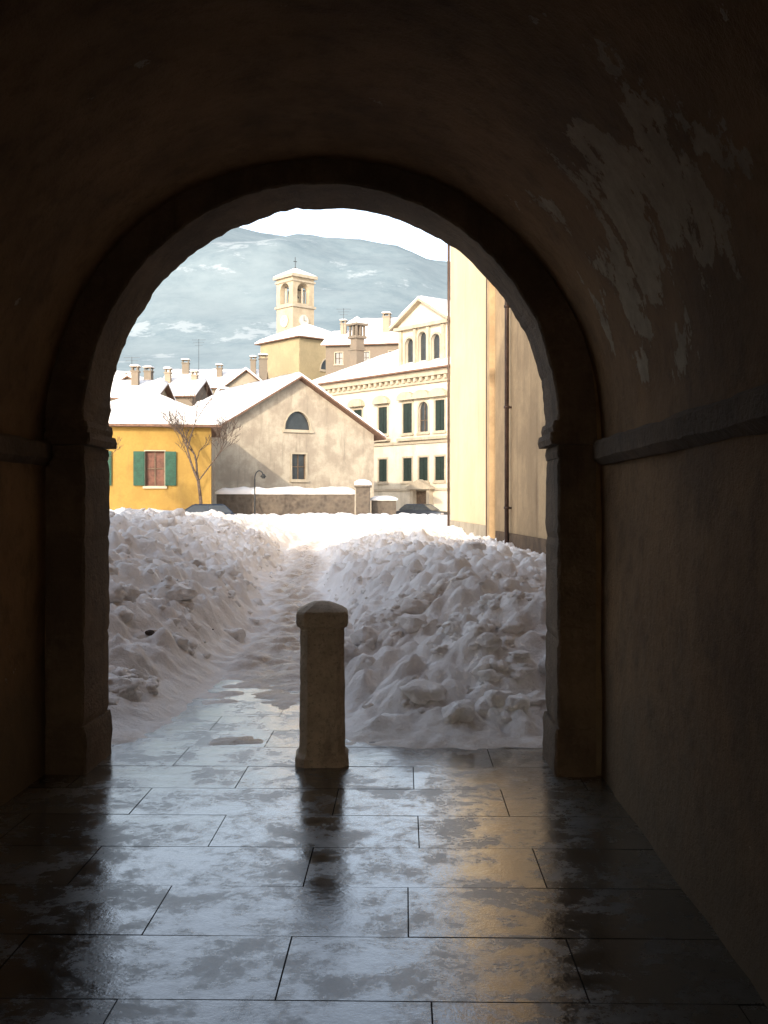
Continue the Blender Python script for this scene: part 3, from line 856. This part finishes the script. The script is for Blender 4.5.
# ------------------------------------------------------------ bare trees
def bare_tree(name, loc, H, r, seed, spread=.55, levels=6, lean=(0, 0)):
    rnd = random.Random(seed); P = Part()
    def grow(p, d, L, r, lv):
        n = 3; q = p; r = max(r, .012)
        for i in range(n):
            d = (d+Vector((rnd.uniform(-1, 1), rnd.uniform(-1, 1), rnd.uniform(-.3, .7)))*.13).normalized()
            q2 = q+d*L/n; ra = r*(1-.3*i/n); rb = r*(1-.3*(i+1)/n)
            P.cyl(q, q2, ra, rb, 6 if lv > 3 else 4); q = q2
            if lv > 0 and i > 0 and rnd.random() < .8:
                a = Vector((rnd.uniform(-1, 1), rnd.uniform(-1, 1), rnd.uniform(-.1, .6))).normalized()
                grow(q, (d+a*spread*1.5).normalized(), L*.62, rb*.5, lv-1)
        if lv > 0:
            for k in range(2):
                a = Vector((rnd.uniform(-1, 1), rnd.uniform(-1, 1), rnd.uniform(-.2, .5))).normalized()
                grow(q, (d+a*spread).normalized(), L*rnd.uniform(.62, .8), r*.62, lv-1)
    grow(Vector((0, 0, 0)), Vector((lean[0], lean[1], 1)).normalized(), H*.27, r, levels)
    o = P.obj(name, M_bark, None, True); o.location = loc
bare_tree('bare_tree', (-11.7, 62, 0.3), 10.0, .13, 33, levels=5, spread=.6, lean=(-.05, 0))
bare_tree('bare_tree', (-16.4, 56, 0.3), 8.4, .11, 11, lean=(.15, 0), levels=5)
bare_tree('bare_tree', (-21, 92, 0.3), 9, .12, 21, levels=5)

# ------------------------------------------------------------ cars
def car(loc, rot, col):
    e = empty('parked_car', loc, rot)
    M_p = simple('car_paint', col, .3, .2, .05, 2, .6)
    P = Part()
    st = [(-2.1, .62, .45, .62), (-2.05, .78, .3, .80), (-1.5, .84, .22, .88), (-.9, .85, .2, .93), (.9, .85, .2, .93), (1.6, .84, .22, .92), (2.0, .80, .3, .86), (2.08, .68, .42, .7)]
    rg = []
    for x, hw, zb, zt in st:
        rg.append([(x, -hw*.9, zb), (x, -hw, zb+.15), (x, -hw, zt-.16), (x, -hw*.92, zt), (x, hw*.92, zt), (x, hw, zt-.16), (x, hw, zb+.15), (x, hw*.9, zb)])
    vs = [p for r_ in rg for p in r_]; n = 8
    fs = [(j*n+i, j*n+(i+1) % n, (j+1)*n+(i+1) % n, (j+1)*n+i) for j in range(len(rg)-1) for i in range(n)]+[tuple(range(8)), tuple((len(rg)-1)*n+i for i in range(8))]
    P.add(vs, fs); P.obj('body', M_p, e, True, bevel=.03)
    P = Part(); P.prism([(-1.15, -.76, .925), (1.75, -.76, .925), (1.75, .76, .925), (-1.15, .76, .925)], [(-.45, -.6, 1.38), (1.25, -.6, 1.38), (1.25, .6, 1.38), (-.45, .6, 1.38)])
    P.obj('windows', M_glass, e, bevel=.02)
    P = Part(); P.prism([(-.5, -.62, 1.37), (1.3, -.62, 1.37), (1.3, .62, 1.37), (-.5, .62, 1.37)], [(-.35, -.52, 1.44), (1.15, -.52, 1.44), (1.15, .52, 1.44), (-.35, .52, 1.44)])
    for sy in (-1, 1):
        for (xa, xb) in ((-1.15, -.45), (.35, .35), (1.75, 1.25)):
            P.cyl((xa, sy*.765, .93), (xb, sy*.605, 1.39), .035, .03, 6)
    P.obj('roof_and_pillars', M_p, e, bevel=.01)
    P = Part()
    for x in (-1.35, 1.3):
        for sy in (-1, 1): P.cyl((x, sy*.68, .31), (x, sy*.87, .31), .31, .31, 24)
    P.obj('wheels', simple('tyre', (.02, .02, .02), .8), e, bevel=.02)
    P = Part()
    for sy in (-1, 1): P.box(-2.13, -2.0, sy*.55-.14, sy*.55+.14, .6, .74); P.box(2.0, 2.12, sy*.6-.1, sy*.6+.1, .6, .78)
    P.obj('lamps', simple('lamp_glass', (.6, .5, .45), .2), e)
car((-11.6, 61.5, .22), R(8), (.015, .025, .045))
car((1.4, 86, .25), R(150), (.02, .025, .035))
P = Part()
for i in range(8):
    x = random.uniform(-3.4, 1.6); y = random.uniform(7.8, 15)
    if i == 0: x, y = -2.35, 9.9
    h, _ = snow_h(x, y); r_ = random.uniform(.008, .016) if i else .045
    vs = [(x+c_.x*r_*(1+.4*noise.noise(c_*2+Vector((i, 0, 0)))), y+c_.y*r_, h+c_.z*r_*.6+r_*.6) for c_ in I2[0]]
    P.add(vs, I2[1])
P.obj('dirt_clods', simple('dirt', (.07, .05, .035), .9))

# ------------------------------------------------------------ mountain
M_mtn, nt, b = newmat('mountain_hazy_forest_snow')
v = objvec(nt)
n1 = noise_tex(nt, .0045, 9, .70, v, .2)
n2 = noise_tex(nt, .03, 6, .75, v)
c = mixc(nt, ramp(nt, n2, .3, .7), (.165, .215, .245), (.215, .265, .29))  # blue-grey forest tones with the distance haze mixed into the colour
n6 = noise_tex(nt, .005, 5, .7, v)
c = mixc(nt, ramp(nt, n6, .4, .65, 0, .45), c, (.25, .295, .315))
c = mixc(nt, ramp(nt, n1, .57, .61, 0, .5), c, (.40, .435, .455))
nt.links.new(c, b.inputs['Base Color']); b.inputs['Roughness'].default_value = 1; b.inputs['Specular IOR Level'].default_value = 0
P = Part(); nX, nY = 200, 110
kn = [(-6000, 420), (-2500, 610), (-1400, 650), (-700, 636), (-450, 628), (-220, 610), (-90, 576), (100, 552), (500, 500), (1500, 380), (3500, 250), (6000, 100)]
def crest(x):
    for (a, ha), (b_, hb) in zip(kn[:-1], kn[1:]):
        if a <= x <= b_: return ha+(hb-ha)*sm((x-a)/(b_-a))
    return 100
vs = []
for j in range(nY+1):
    t = j/nY; y = 700+2600*t
    for i in range(nX+1):
        s_ = 2*i/nX-1; x = 5500*(abs(s_)**1.6)*(1 if s_ > 0 else -1)-200
        pr = sm(t/0.69) if t < .69 else 1-.4*sm((t-.69)/.31)
        pr = pr*.75+.25*min(1, t/.69)*(1 if t < .69 else pr)
        z = crest(x)*pr
        amp = min(1, t*2.5)*(1-.8*sm((t-.55)/.14))
        rid = 1-abs(noise.noise(Vector((x/330, y/600, 5))))*2
        z += amp*(50*noise.noise(Vector((x/500, y/500, 0)))+30*rid+12*noise.noise(Vector((x/140, y/140, 3))))+min(1, t*2)*4*noise.noise(Vector((x/40, y/40, 3)))
        vs.append((x, y, z-2))
n = nX+1
P.add(vs, [(j*n+i, j*n+i+1, (j+1)*n+i+1, (j+1)*n+i) for j in range(nY) for i in range(nX)])
P.obj('mountain', M_mtn, None, True)

# ------------------------------------------------------------ light
EL = R(20); AZ = Vector((-.35, -.937, 0)).normalized(); S = AZ*math.cos(EL)+Vector((0, 0, math.sin(EL)))
L = bpy.data.lights.new('sun', 'SUN'); L.energy = 4.2; L.angle = R(.5); L.color = (1, .89, .72)
lo = bpy.data.objects.new('sun', L); scene.collection.objects.link(lo)
lo.rotation_euler = S.to_track_quat('Z', 'Y').to_euler(); lo.location = (-20, -20, 40)
w = bpy.data.worlds.new("World"); scene.world = w; w.use_nodes = True; nt = w.node_tree
sk = nt.nodes.new('ShaderNodeTexSky'); sk.sky_type = 'NISHITA'; sk.sun_disc = False
sk.sun_elevation = EL; sk.sun_rotation = math.atan2(AZ.x, AZ.y); sk.air_density = 1.0; sk.dust_density = 2.0
hs = nt.nodes.new('ShaderNodeHueSaturation'); hs.inputs['Saturation'].default_value = .55; hs.inputs['Value'].default_value = 2.8
nt.links.new(sk.outputs[0], hs.inputs['Color']); bg = nt.nodes['Background']
nt.links.new(hs.outputs[0], bg.inputs['Color']); bg.inputs['Strength'].default_value = .15

cam = bpy.data.cameras.new('camera'); co = bpy.data.objects.new('camera', cam); scene.collection.objects.link(co)
cam.sensor_width = 36; cam.lens = 1080/1024*36; cam.clip_start = .05; cam.clip_end = 12000
co.location = (0, 0, 1.6); co.rotation_euler = (R(90-.37), 0, R(1.11))
scene.camera = co
